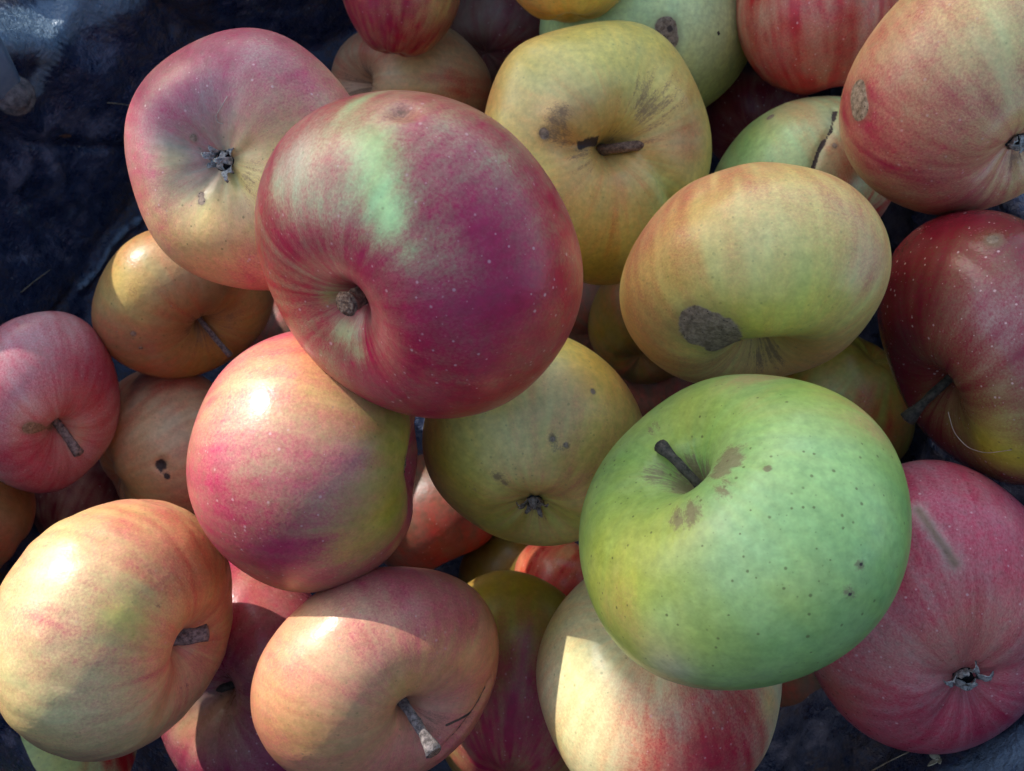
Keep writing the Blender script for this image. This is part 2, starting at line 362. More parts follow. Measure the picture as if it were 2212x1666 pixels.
ZG = 0.0                                                # ground level
def rim_height(phi):                                    # rim hangs low at one corner; near side raised out of view to block sky light
    def sm(x): x = np.clip(x, 0, 1); return x * x * (3 - 2 * x)
    def win(c, hw, soft): d = np.abs((phi - RAD(c) + math.pi) % (2 * math.pi) - math.pi); return sm((RAD(hw) - d) / RAD(soft) + .5)
    h = .135 + .075 * win(178, 34, 9)
    h = h + .06 * win(85, 48, 10)
    h = h + .26 * win(-88, 70, 40)
    h = h - .016 * win(141, 9, 9)
    return h + .004 * np.sin(7 * phi + 1)
NPHI, NS = 560, 150
phi = np.arange(NPHI) * 2 * math.pi / NPHI; ss = np.linspace(0, 1, NS)
S, PHI_ = np.meshgrid(ss, phi, indexing='ij')
AXIS = np.array([-.02, .0])
H = rim_height(PHI_)
floor_part = .42
t_f = np.clip(S / floor_part, 0, 1); t_w = np.clip((S - floor_part) / (1 - floor_part), 0, 1)
rad = .198 * t_f + (.018 * np.minimum(t_w * H / .10, 1) + .13 * np.maximum(0, t_w * H - .13))
curl = np.exp(-((PHI_ - RAD(141)) / RAD(7)) ** 2) * np.clip((t_w - .62) / .38, 0, 1) ** 1.5
rad = rad + .030 * curl
zz = -.010 * curl + ZG + .006 + .03 * t_f ** 4 * 0.6 + t_w * (H - .018) 
rad = rad - .012 * np.exp(-((S - floor_part) / .06) ** 2) * 0
pos = np.stack([AXIS[0] + rad * np.cos(PHI_), AXIS[1] + rad * np.sin(PHI_), zz], -1).reshape(-1, 3)
outw = np.stack([np.cos(PHI_), np.sin(PHI_), np.zeros_like(PHI_)], -1).reshape(-1, 3)
fl = t_w.ravel()
amp = (.25 + .75 * np.clip(fl * 3, 0, 1))
disp = amp * (.0055 * fnoise(pos, 28, 3) + .0035 * fnoise(pos, 70, 4) + .0034 * (np.abs(fnoise(pos, 75, 6)) - .6) + .0020 * (np.abs(fnoise(pos, 170, 8)) - .6) + .0008 * fnoise(pos, 260, 5))
gk = np.random.default_rng(11)
for k in range(26):                                     # long creases running down the wall
    a0 = gk.uniform(0, 6.28); sl_ = gk.uniform(-6, 6); wd = gk.uniform(.012, .035)
    dphi = (PHI_.ravel() - a0 - sl_ * (pos[:, 2] - .05) + math.pi) % (2 * math.pi) - math.pi
    disp += amp * gk.uniform(-.006, .006) * np.exp(-(dphi / wd) ** 2)
pos = pos + outw * disp[:, None] + np.array([0, 0, 1.0]) * (disp * (1 - np.clip(fl * 4, 0, 1)) * .8)[:, None]
# folds that can be picked out one by one beside the heap
pc = (pos - CAM) @ RC; pq = proj(pc); near = (pc[:, 2] < -.1)
def fold(pl, wpx, hgt):
    d = seg_dist(pq, np.array(pl, float)) / wpx; wgt = np.exp(-d ** 2) * near * hgt / 1000
    return -outw * (wgt * .8)[:, None] + np.array([0, 0, 1.0]) * (wgt * .7)[:, None]
mvv = np.zeros_like(pos)
for pl, wpx, hgt in [([(150, 20), (120, 85), (95, 150), (60, 215)], 26, 4), ([(-60, 95), (40, 80), (110, 70)], 34, 3), ([(-30, 140), (60, 140)], 26, -3),
                     ([(300, 468), (236, 520), (212, 575), (170, 620)], 9, 7), ([(335, 0), (372, 70)], 6, -4), ([(0, 275), (60, 310), (200, 316), (285, 318)], 8, -4),
                     ([(190, 590), (130, 660), (110, 690)], 7, -4), ([(1830, 1640), (2010, 1570)], 10, 4)]:
    mvv += fold(pl, wpx, hgt)
pos = pos + mvv
faces = [(i * NPHI + j, i * NPHI + (j + 1) % NPHI, (i + 1) * NPHI + (j + 1) % NPHI, (i + 1) * NPHI + j) for i in range(NS - 1) for j in range(NPHI)]
sack = bpy.data.objects.new('sack', None); COL.objects.link(sack); sack.location = (AXIS[0], AXIS[1], ZG)
sack.empty_display_size = .05
tag(sack, 'dirty dark blue plastic sack that holds the whole heap of apples', 'sack')
org = np.array([AXIS[0], AXIS[1], ZG])
skylit_dust = np.zeros(len(pos))  # sky light painted pale on rim and corner, plus dust patches
for pl, wpx, k in [([(-80, 95), (30, 70), (150, 30), (270, -30)], 60, 1.0), ([(130, 60), (110, 110), (75, 190)], 20, .9), ([(300, 468), (236, 520), (212, 575), (170, 620)], 7, .9), ([(2080, 1700), (2260, 1590)], 70, .75), ([(420, 20), (640, 30)], 60, .28), ([(60, 470), (190, 470)], 60, .3)]:
    skylit_dust = np.maximum(skylit_dust, k * np.exp(-(seg_dist(pq, np.array(pl, float)) / wpx) ** 2) * near)
wme = mesh('sack_wall', pos - org, faces); wa = wme.attributes.new('skylit_dust', 'FLOAT', 'POINT'); wa.data.foreach_set('value', skylit_dust.astype(np.float32))
wall = link('sack_wall', wme, SACKM, sack)
md = wall.modifiers.new('thickness', 'SOLIDIFY'); md.thickness = .0016; md.offset = 1
rim = pos.reshape(NS, NPHI, 3)[-1]
v, f = [], []
NR = 10
for j in range(NPHI):                                   # rolled hem
    o_ = np.array([math.cos(phi[j]), math.sin(phi[j]), 0]); rr = .0042 * (1 + .25 * math.sin(9 * phi[j]) + .15 * math.sin(23 * phi[j]))
    for k in range(NR):
        a = 2 * math.pi * k / NR; v.append(rim[j] + o_ * (rr * math.cos(a) + .003) + np.array([0, 0, 1]) * rr * math.sin(a))
for j in range(NPHI):
    for k in range(NR):
        f.append((j * NR + k, j * NR + (k + 1) % NR, ((j + 1) % NPHI) * NR + (k + 1) % NR, ((j + 1) % NPHI) * NR + k))
link('hem', mesh('hem', np.array(v) - org, f), SACKM, sack)

# ------------------------------------------------------------------ ground and grass outside the sack
s = NT('soil'); P = s.n('TexCoord').outputs['Object']
s.set(s.b.inputs['Base Color'], s.mix(s.noise(P, 40, 6, .7), (.035, .032, .016), (.10, .085, .045))); s.b.inputs['Roughness'].default_value = .95
s.set(s.b.inputs['Normal'], s.bump(s.noise(P, 60, 6, .7), 1, .02)); SOIL = s.m
s = NT('grass_blade'); P = s.n('TexCoord').outputs['Object']
s.set(s.b.inputs['Base Color'], s.mix(s.ramp(s.noise(P, 60, 3), .35, .65), (.035, .10, .03), (.12, .15, .05))); s.b.inputs['Roughness'].default_value = .5; GRASS = s.m
gr = link('ground', mesh('ground', [(-40, -40, -.004), (40, -40, -.004), (40, 40, -.004), (-40, 40, -.004)], [(0, 1, 2, 3)]), SOIL); tag(gr, None, kind='structure')
g_ = np.random.default_rng(5); v, f = [], []
for k in range(5200):
    a = g_.uniform(0, 6.28); r_ = .255 + .55 * g_.random() ** 1.5; b0 = np.array([AXIS[0] + r_ * math.cos(a), AXIS[1] + r_ * math.sin(a), -.004])
    hh = g_.uniform(.03, .085); aa = g_.uniform(0, 6.28); dr = np.array([math.cos(aa), math.sin(aa), 0]); sd = np.array([-dr[1], dr[0], 0]); wd = g_.uniform(.0012, .0026); i0 = len(v)
    for i in range(4):
        t = i / 3; c0 = b0 + dr * hh * .6 * t * t + np.array([0, 0, hh * (t - .25 * t * t)])
        v += [c0 - sd * wd * (1 - t * .9), c0 + sd * wd * (1 - t * .9)]
    for i in range(3): f.append((i0 + 2 * i, i0 + 2 * i + 1, i0 + 2 * i + 3, i0 + 2 * i + 2))
go = link('grass', mesh('grass', v, f), GRASS); tag(go, 'green grass growing round the outside of the sack', 'grass', kind='stuff')

# ------------------------------------------------------------------ added unseen apple tree whose trunk keeps the sun off the right of the heap
s = NT('bark'); P = s.n('TexCoord').outputs['Object']
mpb = s.n('Mapping'); s.set(mpb.inputs[0], P); mpb.inputs['Scale'].default_value = (1, 1, .25); nb = s.noise(mpb.outputs[0], 22, 5, .7, .6)
s.set(s.b.inputs['Base Color'], s.mix(s.ramp(nb, .3, .7), (.05, .038, .03), (.20, .165, .13))); s.b.inputs['Roughness'].default_value = .9
s.set(s.b.inputs['Normal'], s.bump(nb, 1, .03)); BARK = s.m
sun_in = np.array([-tr[0], -tr[1]]) / math.hypot(tr[0], tr[1]); side = np.array([sun_in[1], -sun_in[0]])
TR = .19; edge = AXIS + .22 * np.array([math.cos(RAD(134.6)), math.sin(RAD(134.6))])
tc_ = edge + 1.15 * sun_in + TR * side; tb = np.array([tc_[0], tc_[1], -.01])
tree = bpy.data.objects.new('added_shade_tree', None); COL.objects.link(tree); tree.location = tb
tag(tree, 'rough barked apple tree added unseen beyond the sack to shade the heap', 'tree')
hs = np.linspace(0, 1.75, 30); v, f = tube(np.stack([.02 * np.sin(hs * 3), .02 * np.cos(hs * 2.3) - .02, hs], 1), TR * (1 + .35 * np.exp(-hs / .12) + .03 * np.sin(hs * 9)), 40, True, .025, 3)
link('trunk', mesh('trunk', v, f), BARK, tree)
for az, up_, ln in ((40, .9, 1.6), (150, 1.1, 1.5), (265, .8, 1.4)):
    t = np.linspace(0, 1, 16); a = RAD(az); path = np.stack([ln * .75 * t * math.cos(a), ln * .75 * t * math.sin(a), 1.62 + up_ * t + .12 * np.sin(t * 5)], 1)
    v, f = tube(path, .095 * (1 - .7 * t), 16, True, .04, az); link('limb', mesh('limb', v, f), BARK, tree)

# ------------------------------------------------------------------ apples
AP = {}
def apple(key, *a, **k): AP[key] = build_apple(*a, **k)

apple('big_red', 'large crimson apple on top of the heap with pale green patch and short stub stem', (550, 195, 1260, 905), .2267, pole=(735, 668), ground='PG', over='CR', blush=.93,
      h=.86, dt=.30, st=.38, pw=1.6, taper=.03, lobe=.022, lump=.018, hi=2, seed=3, lent=.5, streak=.6, rough=.36,
      b=[(655, 330, 85, .22, .95), (600, 400, 50, .3, .7), (760, 250, 80, .2, .9), (700, 440, 45, .4, .6), (900, 225, 90, .5, .8), (620, 470, 40, .55, .7), (690, 545, 75, .92, .85), (620, 540, 60, .9, .8),
         (1010, 400, 120, .95, .8), (930, 370, 45, 1.0, .8), (1080, 560, 190, 1.0, .95), (1000, 700, 160, 1.0, .9), (940, 520, 60, .75, .8), (960, 420, 40, .8, .5), ([(800, 300), (818, 390), (842, 470)], 50, 0, 1), (880, 540, 34, .35, .6),
         (720, 640, 26, .15, .85), (745, 715, 34, .12, .9), (775, 760, 30, .4, .6), (1060, 830, 120, .95, .8), (1200, 450, 120, .88, .7), (1000, 270, 120, .72, .8), (880, 800, 90, .95, .7), (640, 700, 60, .8, .8), (690, 800, 50, .8, .7)],
      o=[(1000, 480, 260, 'PU', .35), (620, 620, 150, 'R', .7), (1100, 850, 150, 'R', .8), (1230, 600, 110, 'R', .7), (930, 300, 120, 'PK', .35), (640, 400, 120, 'PK', .5)],
      g=[(820, 400, 110, 'PG', .8), (640, 330, 110, 'W', .6), (735, 690, 50, 'T', .6), (720, 640, 40, 'OL', .8), (760, 660, 30, 'BR', .7), (900, 215, 90, 'T', .8)], pinky=.06, bloom=.7,
      rus=[(872, 235, 34, .55)], dent=[(875, 240, 26, 1.6)], stem=((748, 657), 10.5, 2.4, 'brown', 1.25))
apple('green', 'large bright green apple resting on top with dark bent stem', (1250, 808, 1970, 1492), .2256, pole=(1466, 1000), ground='G', over='PK', blush=.0,
      h=.84, dt=.38, st=.34, pw=1.3, taper=.05, lobe=.02, lump=.02, bloom=1.6, hi=2, seed=11, lent=1.0, rough=.36,
      g=[(1600, 1180, 200, 'GB', .8), (1330, 1250, 160, 'YG', .65), (1420, 1370, 150, 'YG', .55), (1800, 1050, 160, 'GB', .6), (1480, 900, 120, 'YG', .45), (1600, 1130, 90, 'PG', .4), (1700, 950, 60, 'PG', .3), (1440, 1330, 50, 'PG', .4), (1720, 1290, 50, 'YG', .35), (1480, 1150, 60, 'YG', .4), (1780, 1400, 160, 'G', .6), (1450, 1440, 60, 'W', .35), (1850, 880, 120, 'YG', .4)],
      b=[(1640, 815, 70, .3, .8), (1860, 900, 70, .22, .7), (1330, 1330, 60, .18, .6)],
      rus=[(1512, 1042, 80, 1.15), (1565, 1005, 50, 1.0), (1425, 1020, 44, .7), (1490, 1110, 50, .9), (1400, 900, 40, .55), (1560, 1060, 44, .75), (1450, 1435, 40, .3), (1660, 1010, 10, .9), (1838, 1280, 16, .5), (1858, 1222, 14, .6)], pit=[(1858, 1218, 6), (1836, 1282, 6)],
      stem=((1428, 964), 17, 1.15, 'dark', 1.7, .75))
apple('tl', 'pink and tan apple beside the bare sack wall, its open grey calyx facing up', (268, 60, 800, 628), .2674, pole=(470, 345), end='calyx', ground='Y', over='PK', blush=.64,
      h=.80, db=.34, sb=.42, dt=.3, taper=-.02, lobe=.028, lump=.03, hi=2, streak=0.4, seed=21, lent=.8, rough=.40,
      b=[(470, 110, 170, .85, .9), (330, 250, 110, .85, .95), (620, 160, 130, .85, .9), (300, 400, 90, .75, .85), (520, 380, 110, .03, .9), (450, 470, 90, .12, .8), (380, 330, 50, 0, .9), (420, 570, 120, .22, .8), (600, 330, 100, .18, .8), (560, 230, 70, .4, .5), (720, 180, 60, .7, .7)],
      o=[(320, 300, 160, 'PU', .55), (470, 110, 190, 'PU', .6)], g=[(375, 300, 48, 'OL', .85), (400, 400, 60, 'PG', .55), (450, 345, 60, 'GR', .6), (520, 400, 70, 'YG', .4), (480, 590, 130, 'O', .55), (500, 240, 90, 'T', .4), (470, 110, 190, 'GR', .6), (320, 280, 110, 'GR', .5)],
      rus=[(540, 385, 46, .5), (470, 255, 36, .45)], scab=[(436, 420, 7), (437, 434, 8), (418, 298, 8)], calyx=(6.6, 9, 'grey'))
apple('cleft', 'lumpy golden yellow apple with a deep cleft and brown stem pointing right', (1036, 44, 1538, 617), .3262, pole=(1330, 322), ground='Y', over='R', blush=.06,
      h=.78, dt=.46, st=.42, pw=1.35, taper=.05, lobe=.05, lump=.045, hi=2, seed=31, lent=.35, rough=.40,
      g=[(1060, 200, 90, 'O', .85), (1150, 90, 90, 'O', .6), (1250, 130, 130, 'YG', .35), (1300, 580, 130, 'OY', .6), (1350, 400, 80, 'O', .75), (1300, 480, 130, 'OY', .6), (1300, 580, 90, 'OL', .55), (1440, 420, 70, 'PG', .6), (1200, 200, 90, 'YP', .5), (1490, 300, 60, 'T', .7), (1220, 280, 60, 'O', .6), (1440, 500, 90, 'YG', .6)],
      b=[(1490, 260, 80, .32, .8), (1300, 450, 120, .18, .7), (1370, 370, 40, .25, .5), (1440, 200, 60, .12, .6)],
      rus=[(1405, 220, 70, .62), (1215, 268, 42, .62), (1370, 160, 50, .34), (1260, 335, 40, .5), (1330, 300, 40, .5)],
      pit=[([(1246, 313), (1288, 304)], 10)], scab=[(1180, 290, 10)],
      dent=[([(1225, 314), (1300, 306), (1360, 312)], 20, 7.5), ([(1385, 335), (1430, 380), (1465, 440)], 20, 4.0), (1372, 380, 60, -3.5), (1300, 240, 70, -5.0), (1205, 262, 36, -3.0), (1245, 385, 65, -3.0), (1450, 230, 50, -3.5), (1130, 120, 60, -2)], stem=((1428, 308), 22, 1.8, 'brown', 1.45, .75))
apple('scab', 'yellow apple with a round brown scab patch, lying above the green apple', (1338, 350, 1926, 832), .2663, axis=(.06, -.93, .34), ground='Y', over='CR', blush=.2,
      h=.80, dt=.40, st=.34, pw=1.5, taper=.06, lobe=.025, lump=.03, hi=2, streak=0.75, seed=41, lent=.4, rough=.40,
      g=[(1700, 640, 190, 'YG', .75), (1420, 480, 120, 'O', .55), (1560, 370, 120, 'O', .5), (1640, 500, 120, 'YP', .5), (1400, 740, 90, 'O', .7), (1760, 790, 110, 'O', .65), (1600, 700, 60, 'YG', .5), (1880, 560, 70, 'T', .6)],
      b=[(1390, 500, 110, .62, .85), (1530, 385, 110, .52, .8), (1810, 430, 110, .55, .8), (1890, 580, 70, .5, .8), (1700, 640, 170, .0, .85), (1380, 700, 80, .30, .8), (1630, 480, 60, .12, .7), (1450, 810, 60, .5, .7)],
      o=[(1400, 500, 160, 'CR', .3)], scab=[(1536, 722, 60), (1513, 700, 42), (1560, 745, 42)], rus=[(1650, 780, 60, .6), (1540, 770, 40, .4)], dent=[(1530, 415, 40, 1.2), (1536, 722, 70, .6)])
apple('pink', 'bright pink apple in the sun with olive green side left of the mid heap', (402, 710, 902, 1281), .26, axis=(1, -.04, .0), end='calyx', ground='OL', over='PK', blush=.72,
      h=.93, db=.30, sb=.34, dt=.3, taper=-.03, lobe=.02, lump=.022, hi=2, streak=.55, seed=51, lent=.6, rough=.36,
      g=[(820, 1100, 120, 'OL', .8), (850, 900, 70, 'OL', .8), (540, 850, 150, 'YP', .8), (740, 1190, 70, 'OY', .7), (640, 760, 90, 'O', .8), (700, 870, 80, 'OY', .7), (750, 1000, 90, 'T', .7)],
      b=[(850, 960, 105, .0, 1), (830, 1100, 110, .0, 1), (740, 1185, 62, .05, .9), (540, 830, 120, .38, .85), (700, 780, 95, .25, .85), (720, 980, 80, .40, .7), (470, 1000, 110, .72, .8), (500, 1130, 110, .9, .8), (640, 1230, 90, .98, .8), (620, 1060, 90, .68, .7), (760, 850, 40, .4, .6)],
      o=[(560, 1230, 150, 'CR', .75), (640, 1050, 120, 'PU', .25), (440, 980, 80, 'PK', .8)], rus=[(885, 1000, 36, .5)], calyx=(6.5, 6, 'brown'))
apple('midyel', 'dull yellow apple in mid heap with brown calyx below and small dark scars', (912, 712, 1402, 1180), .2881, pole=(1155, 1103), end='calyx', ground='Y', over='PK', blush=.03,
      h=.84, db=.30, sb=.40, dt=.3, taper=0, lobe=.03, lump=.03, hi=2, seed=61, lent=.45, rough=.37,
      g=[(1300, 800, 120, 'OY', .9), (960, 1000, 120, 'YG', .9), (1080, 1130, 130, 'OL', .8), (1250, 1000, 110, 'OY', .7), (1200, 1050, 80, 'OY', .6), (1200, 850, 90, 'GR', .25), (1230, 1120, 60, 'YG', .7), (1380, 820, 60, 'O', .6), (1100, 980, 80, 'YP', .35)],
      b=[(1190, 880, 70, .14, .8), (1340, 790, 60, .12, .7)], scab=[(1193, 948, 6), (1222, 962, 5), (1281, 846, 6)], rus=[([(1193, 945), (1200, 985)], 12, .6), ([(1205, 975), (1225, 962)], 9, .5), (1075, 1030, 24, .55), (1090, 1045, 20, .55), (1155, 1100, 50, .5), (1030, 1060, 30, .35)],
      dent=[(1195, 955, 20, .4)], calyx=(6.4, 10, 'brown'))
apple('bl', 'tan pink wrinkled apple at the left bottom with short thick stem to its right', (-34, 1079, 503, 1645), .2639, pole=(425, 1405), ground='Y', over='PK', blush=.40,
      h=.88, dt=.36, st=.34, pw=1.3, taper=.03, lobe=.025, lump=.03, hi=2, streak=0.5, seed=71, lent=.4, rough=.40, wrk=.35,
      g=[(250, 1120, 120, 'O', .5), (270, 1330, 90, 'YG', .7), (80, 1280, 120, 'YP', .8), (380, 1500, 110, 'T', .6), (120, 1520, 150, 'YP', .5), (440, 1250, 100, 'O', .5), (330, 1400, 60, 'OY', .7)],
      b=[(400, 1150, 90, .55, .85), (110, 1170, 90, .42, .8), (90, 1270, 80, .22, .7), (170, 1350, 80, .48, .7), (270, 1330, 70, .02, .9), (460, 1300, 90, .5, .8), (200, 1520, 120, .30, .8), (60, 1570, 100, .12, .8), (330, 1570, 80, .10, .7), (280, 1200, 80, .5, .6), (480, 1450, 80, .5, .7)],
      o=[(450, 1250, 120, 'R', .8), (180, 1360, 90, 'PU', .35)], rus=[(150, 1620, 70, .25), (400, 1330, 50, .25), (345, 1308, 10, .7), (400, 1480, 60, .35)], dent=[([(380, 1390), (385, 1480), (360, 1530)], 34, 1.5)], stem=((446, 1366), 12, 2.5, 'grey', 1.1))
apple('bc', 'peach orange apple at the bottom centre with cracked side and frayed grey stem', (541, 1224, 1078, 1715), .262, pole=(893, 1545), ground='O', over='PK', blush=.34,
      h=.82, dt=.30, st=.42, pw=1.4, taper=.04, lobe=.025, lump=.028, hi=2, streak=.5, seed=81, lent=.45, rough=.36, wrk=.12,
      g=[(720, 1360, 130, 'YP', .7), (700, 1540, 130, 'T', .6), (960, 1430, 100, 'O', .9), (880, 1450, 90, 'OY', .5), (640, 1600, 110, 'OY', .5), (930, 1560, 70, 'GR', .25)],
      b=[(820, 1270, 140, .85, .9), (950, 1300, 90, .72, .85), (700, 1360, 110, .35, .8), (720, 1440, 70, .42, .6), (840, 1380, 70, .55, .7), (620, 1500, 110, .38, .8), (880, 1480, 70, .10, .8), (970, 1440, 70, .18, .8), (880, 1640, 60, .45, .7), (740, 1580, 100, .15, .7)],
      o=[(830, 1260, 150, 'CR', .35)], pit=[([(1062, 1490), (1040, 1540), (1020, 1600), (1000, 1666)], 5), ([(1020, 1536), (965, 1565)], 4)], rus=[(930, 1560, 60, .42), (1030, 1560, 30, .4)],
      dent=[([(1070, 1480), (1040, 1540), (1015, 1610), (995, 1680)], 11, 1.6)], stem=((938, 1626), 21, 1.4, 'grey', 1.75, .5))
apple('pale', 'pale cream yellow apple with red lower side, sunlit under the green apple', (1158, 1200, 1690, 1760), .2764, axis=(-.1, .72, .62), ground='YP', over='R', blush=.05,
      h=.90, dt=.3, st=.34, taper=-.04, lobe=.03, lump=.035, hi=2, streak=.5, seed=91, lent=.45, rough=.38,
      g=[(1190, 1350, 70, 'YG', .6), (1300, 1550, 150, 'YP', .6), (1200, 1600, 60, 'YG', .4), (1660, 1520, 50, 'OY', .6)],
      b=[(1560, 1560, 120, .92, .95), (1480, 1640, 120, .95, .95), (1600, 1660, 110, .92, .9), (1470, 1500, 60, .45, .7), (1440, 1440, 60, .25, .6), (1530, 1490, 60, .85, .7), (1665, 1520, 34, .1, .8)], o=[(1580, 1640, 90, 'PU', .35)])
apple('br', 'rosy pink apple at the lower right with grey calyx and a dull straight scrape', (1725, 993, 2300, 1630), .2821, pole=(2092, 1478), end='calyx', ground='W', over='PK', blush=.82,
      h=.84, db=.20, sb=.32, dt=.3, taper=0, lobe=.025, lump=.025, hi=2, streak=0.4, seed=101, lent=.75, rough=.34,
      b=[(2060, 1270, 130, .64, .7), (2100, 1090, 120, .85, .8), (1800, 1480, 90, .55, .7), (2100, 1580, 140, .92, .8), (2000, 1420, 100, .42, .7), (2130, 1400, 90, .4, .7), (1900, 1560, 100, .85, .7), (2190, 1500, 90, .85, .7), ([(1985, 1100), (2020, 1150), (2062, 1218)], 16, .0, 1)],
      o=[(2000, 1350, 400, 'R', .65), (1800, 1470, 130, 'R', .8), (2050, 1600, 170, 'CR', .7)], g=[(2050, 1330, 160, 'O', .5), (2100, 1400, 100, 'O', .6), (1800, 1500, 90, 'O', .8), ([(1985, 1100), (2020, 1150), (2062, 1218)], 18, 'BR', .9)],
      rus=[([(1985, 1100), (2020, 1150), (2062, 1218)], 14, .35), (2080, 1495, 34, .4)], calyx=(8.2, 8, 'grey'))
apple('dkred', 'dark maroon apple at the right edge with whitish bloom and stem pointing left', (1895, 453, 2400, 1048), .2782, axis=(-.72, -.52, .05), ground='OL', over='DR', blush=.97,
      h=.86, dt=.42, st=.40, pw=1.4, taper=.02, lobe=.03, lump=.03, streak=0.55, seed=111, lent=.85, rough=.28,
      b=[([(2130, 960), (2230, 1000)], 85, 0, 1), (2040, 880, 60, .55, .6), (2020, 780, 60, .65, .6), (2080, 920, 30, .3, .7), (2180, 700, 60, .8, .5)], bloom=.5,
      o=[(2150, 680, 90, 'PU', .4), (2040, 760, 70, 'R', .25)], g=[(2170, 970, 110, 'YG', .8), (2180, 700, 90, 'W', .6), (2020, 800, 80, 'OY', .5), (2143, 517, 30, 'OL', .6)],  # whitish patch is sky reflection painted into the ground colour
      rus=[(2143, 517, 30, .95)], scab=[(2146, 517, 13, .9)], stem=((1960, 906), 20, 1.4, 'dark', 1.9))
apple('tr', 'peach and cream apple in the upper right corner with small round brown scab', (1812, -110, 2420, 466), .2742, pole=(2212, 322), end='calyx', ground='Y', over='CR', blush=.60,
      h=.86, db=.28, sb=.36, dt=.3, taper=0, lobe=.025, lump=.025, streak=.65, seed=121, lent=.4, rough=.40,
      b=[(2130, 90, 130, .02, .95), (2000, 60, 70, .3, .6), (2080, 430, 130, .9, .85), (1900, 380, 90, .75, .8), (1850, 120, 70, .6, .7), (2200, 230, 80, .15, .8), (1990, 300, 130, .80, .85), (2180, 380, 60, .5, .6), (1890, 30, 60, .38, .7)],
      g=[(2150, 90, 120, 'YP', .8), (2180, 160, 80, 'YG', .4), (1900, 280, 120, 'T', .7), (2050, 360, 120, 'O', .7), (1900, 100, 90, 'T', .5)], scab=[([(1854, 200), (1856, 232)], 24)], rus=[(2195, 340, 40, .6), (2150, 370, 30, .3)], calyx=(6.5, 6, 'grey'))
apple('trmid', 'shaded red apple at the top edge left of the peach corner apple', (1588, -190, 1960, 206), .3382, axis=(-.2, .8, .4), ground='T', over='R', blush=.8, seed=131, lent=.55, rough=.40, lump=.03,
      b=[(1650, 60, 60, .62, .7), (1800, 80, 80, .72, .6)], o=[(1780, 0, 70, 'PU', .3), (1640, 40, 60, 'DR', .4)])
apple('palegr', 'pale mint green apple at the top with a small brown wound', (1165, -110, 1628, 262), .3729, axis=(.1, .85, .3), ground='PG', over='R', blush=.0, seed=141, lent=.12, rough=.42, lump=.03,
      g=[(1560, 200, 120, 'YG', .5), (1500, 80, 160, 'YP', .5)], scab=[([(1436, 58), (1440, 84)], 22)], pit=[(1446, 62, 8), (1434, 82, 6), (1551, 70, 5)], dent=[(1438, 70, 26, 1.2)])
apple('topyel', 'golden yellow apple cut by the top edge between red and pale green apples', (1085, -190, 1375, 50), .3223, axis=(0, .9, .2), ground='OY', over='R', blush=.02, seed=151, lent=.3, rough=.40, lump=.02, hi=False, g=[(1300, 10, 80, 'YG', .4), (1150, 20, 60, 'O', .5)])
apple('toppink', 'crimson pink apple hanging in at the top edge above the brownish apple', (733, -150, 996, 124), .3492, axis=(.15, .93, .25), ground='OY', over='CR', blush=.80, h=1.0, taper=.16, seed=161, lent=.3, rough=.38, lump=.03,
      b=[(950, 30, 40, .42, .8), (930, 100, 30, .55, .7), (800, 40, 60, .95, .7)], o=[(900, 100, 80, 'R', .8)])
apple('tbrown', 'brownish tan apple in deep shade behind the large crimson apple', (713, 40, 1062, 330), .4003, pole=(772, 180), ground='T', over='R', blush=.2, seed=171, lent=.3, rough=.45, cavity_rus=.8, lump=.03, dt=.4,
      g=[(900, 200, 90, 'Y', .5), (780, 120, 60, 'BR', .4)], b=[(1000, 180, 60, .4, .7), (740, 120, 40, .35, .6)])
apple('crack', 'half green apple split by a thin brown crack, behind the scabbed yellow apple', (1528, 207, 1952, 580), .3469, axis=(.25, -.75, .3), ground='PG', over='R', blush=.12, seed=181, lent=.3, rough=.40, lump=.03,
      g=[(1620, 290, 80, 'G', .85), (1700, 340, 60, 'PG', .8), (1820, 330, 70, 'T', .7), (1720, 230, 70, 'T', .5)], b=[(1840, 330, 70, .30, .8), (1900, 460, 110, .92, .95), (1850, 420, 40, .55, .5), (1780, 240, 50, .22, .7), (1640, 300, 80, 0, .9)],
      pit=[([(1806, 238), (1798, 280), (1772, 322), (1755, 362)], 4.5)], scab=[(1662, 254, 8), (1805, 313, 6)], dent=[([(1806, 235), (1798, 280), (1772, 322), (1752, 368)], 7, 1.3)])
apple('lyel', 'mottled yellow brown apple under the pink and tan one, slender stem', (197, 483, 592, 818), .3485, pole=(448, 715), ground='BRD', over='R', blush=.16, h=.82, dt=.42, st=.42, pw=1.3, streak=0.6, seed=191, lent=.7, rough=.42, lump=.03,
      g=[(280, 620, 110, 'Y', .7), (430, 780, 110, 'OY', .4), (540, 680, 70, 'OY', .5), (400, 560, 70, 'T', .6)], b=[(300, 540, 70, .4, .8), (230, 720, 60, .35, .7), (330, 800, 80, .36, .8), (270, 620, 60, .02, .8), (560, 650, 60, .3, .7)],
      rus=[(420, 690, 80, .62), (330, 630, 80, .40), (480, 690, 60, .5)], scab=[(290, 720, 7), (305, 750, 5)], stem=((497, 768), 20, 1.0, 'grey', 1.3))
apple('lred', 'red apple at the left edge with brown scar beside its grey stem', (-80, 672, 260, 1066), .3242, pole=(135, 940), ground='W', over='CR', blush=.74, h=.88, dt=.40, st=.36, pw=1.4, streak=0.45, seed=201, lent=.4, rough=.36, lump=.03,
      b=[(60, 760, 90, .62, .7), (120, 700, 60, .5, .6), (90, 880, 50, .5, .6), (230, 850, 70, .9, .8), (60, 1000, 80, .95, .8), (160, 930, 40, .35, .7)], o=[(60, 770, 110, 'PK', .6), (190, 900, 80, 'R', .7)], g=[(160, 940, 50, 'OL', .5)],
      scab=[([(62, 922), (110, 916)], 13)], rus=[(130, 1015, 34, .5)], stem=((170, 980), 15, 1.5, 'grey', 1.3))
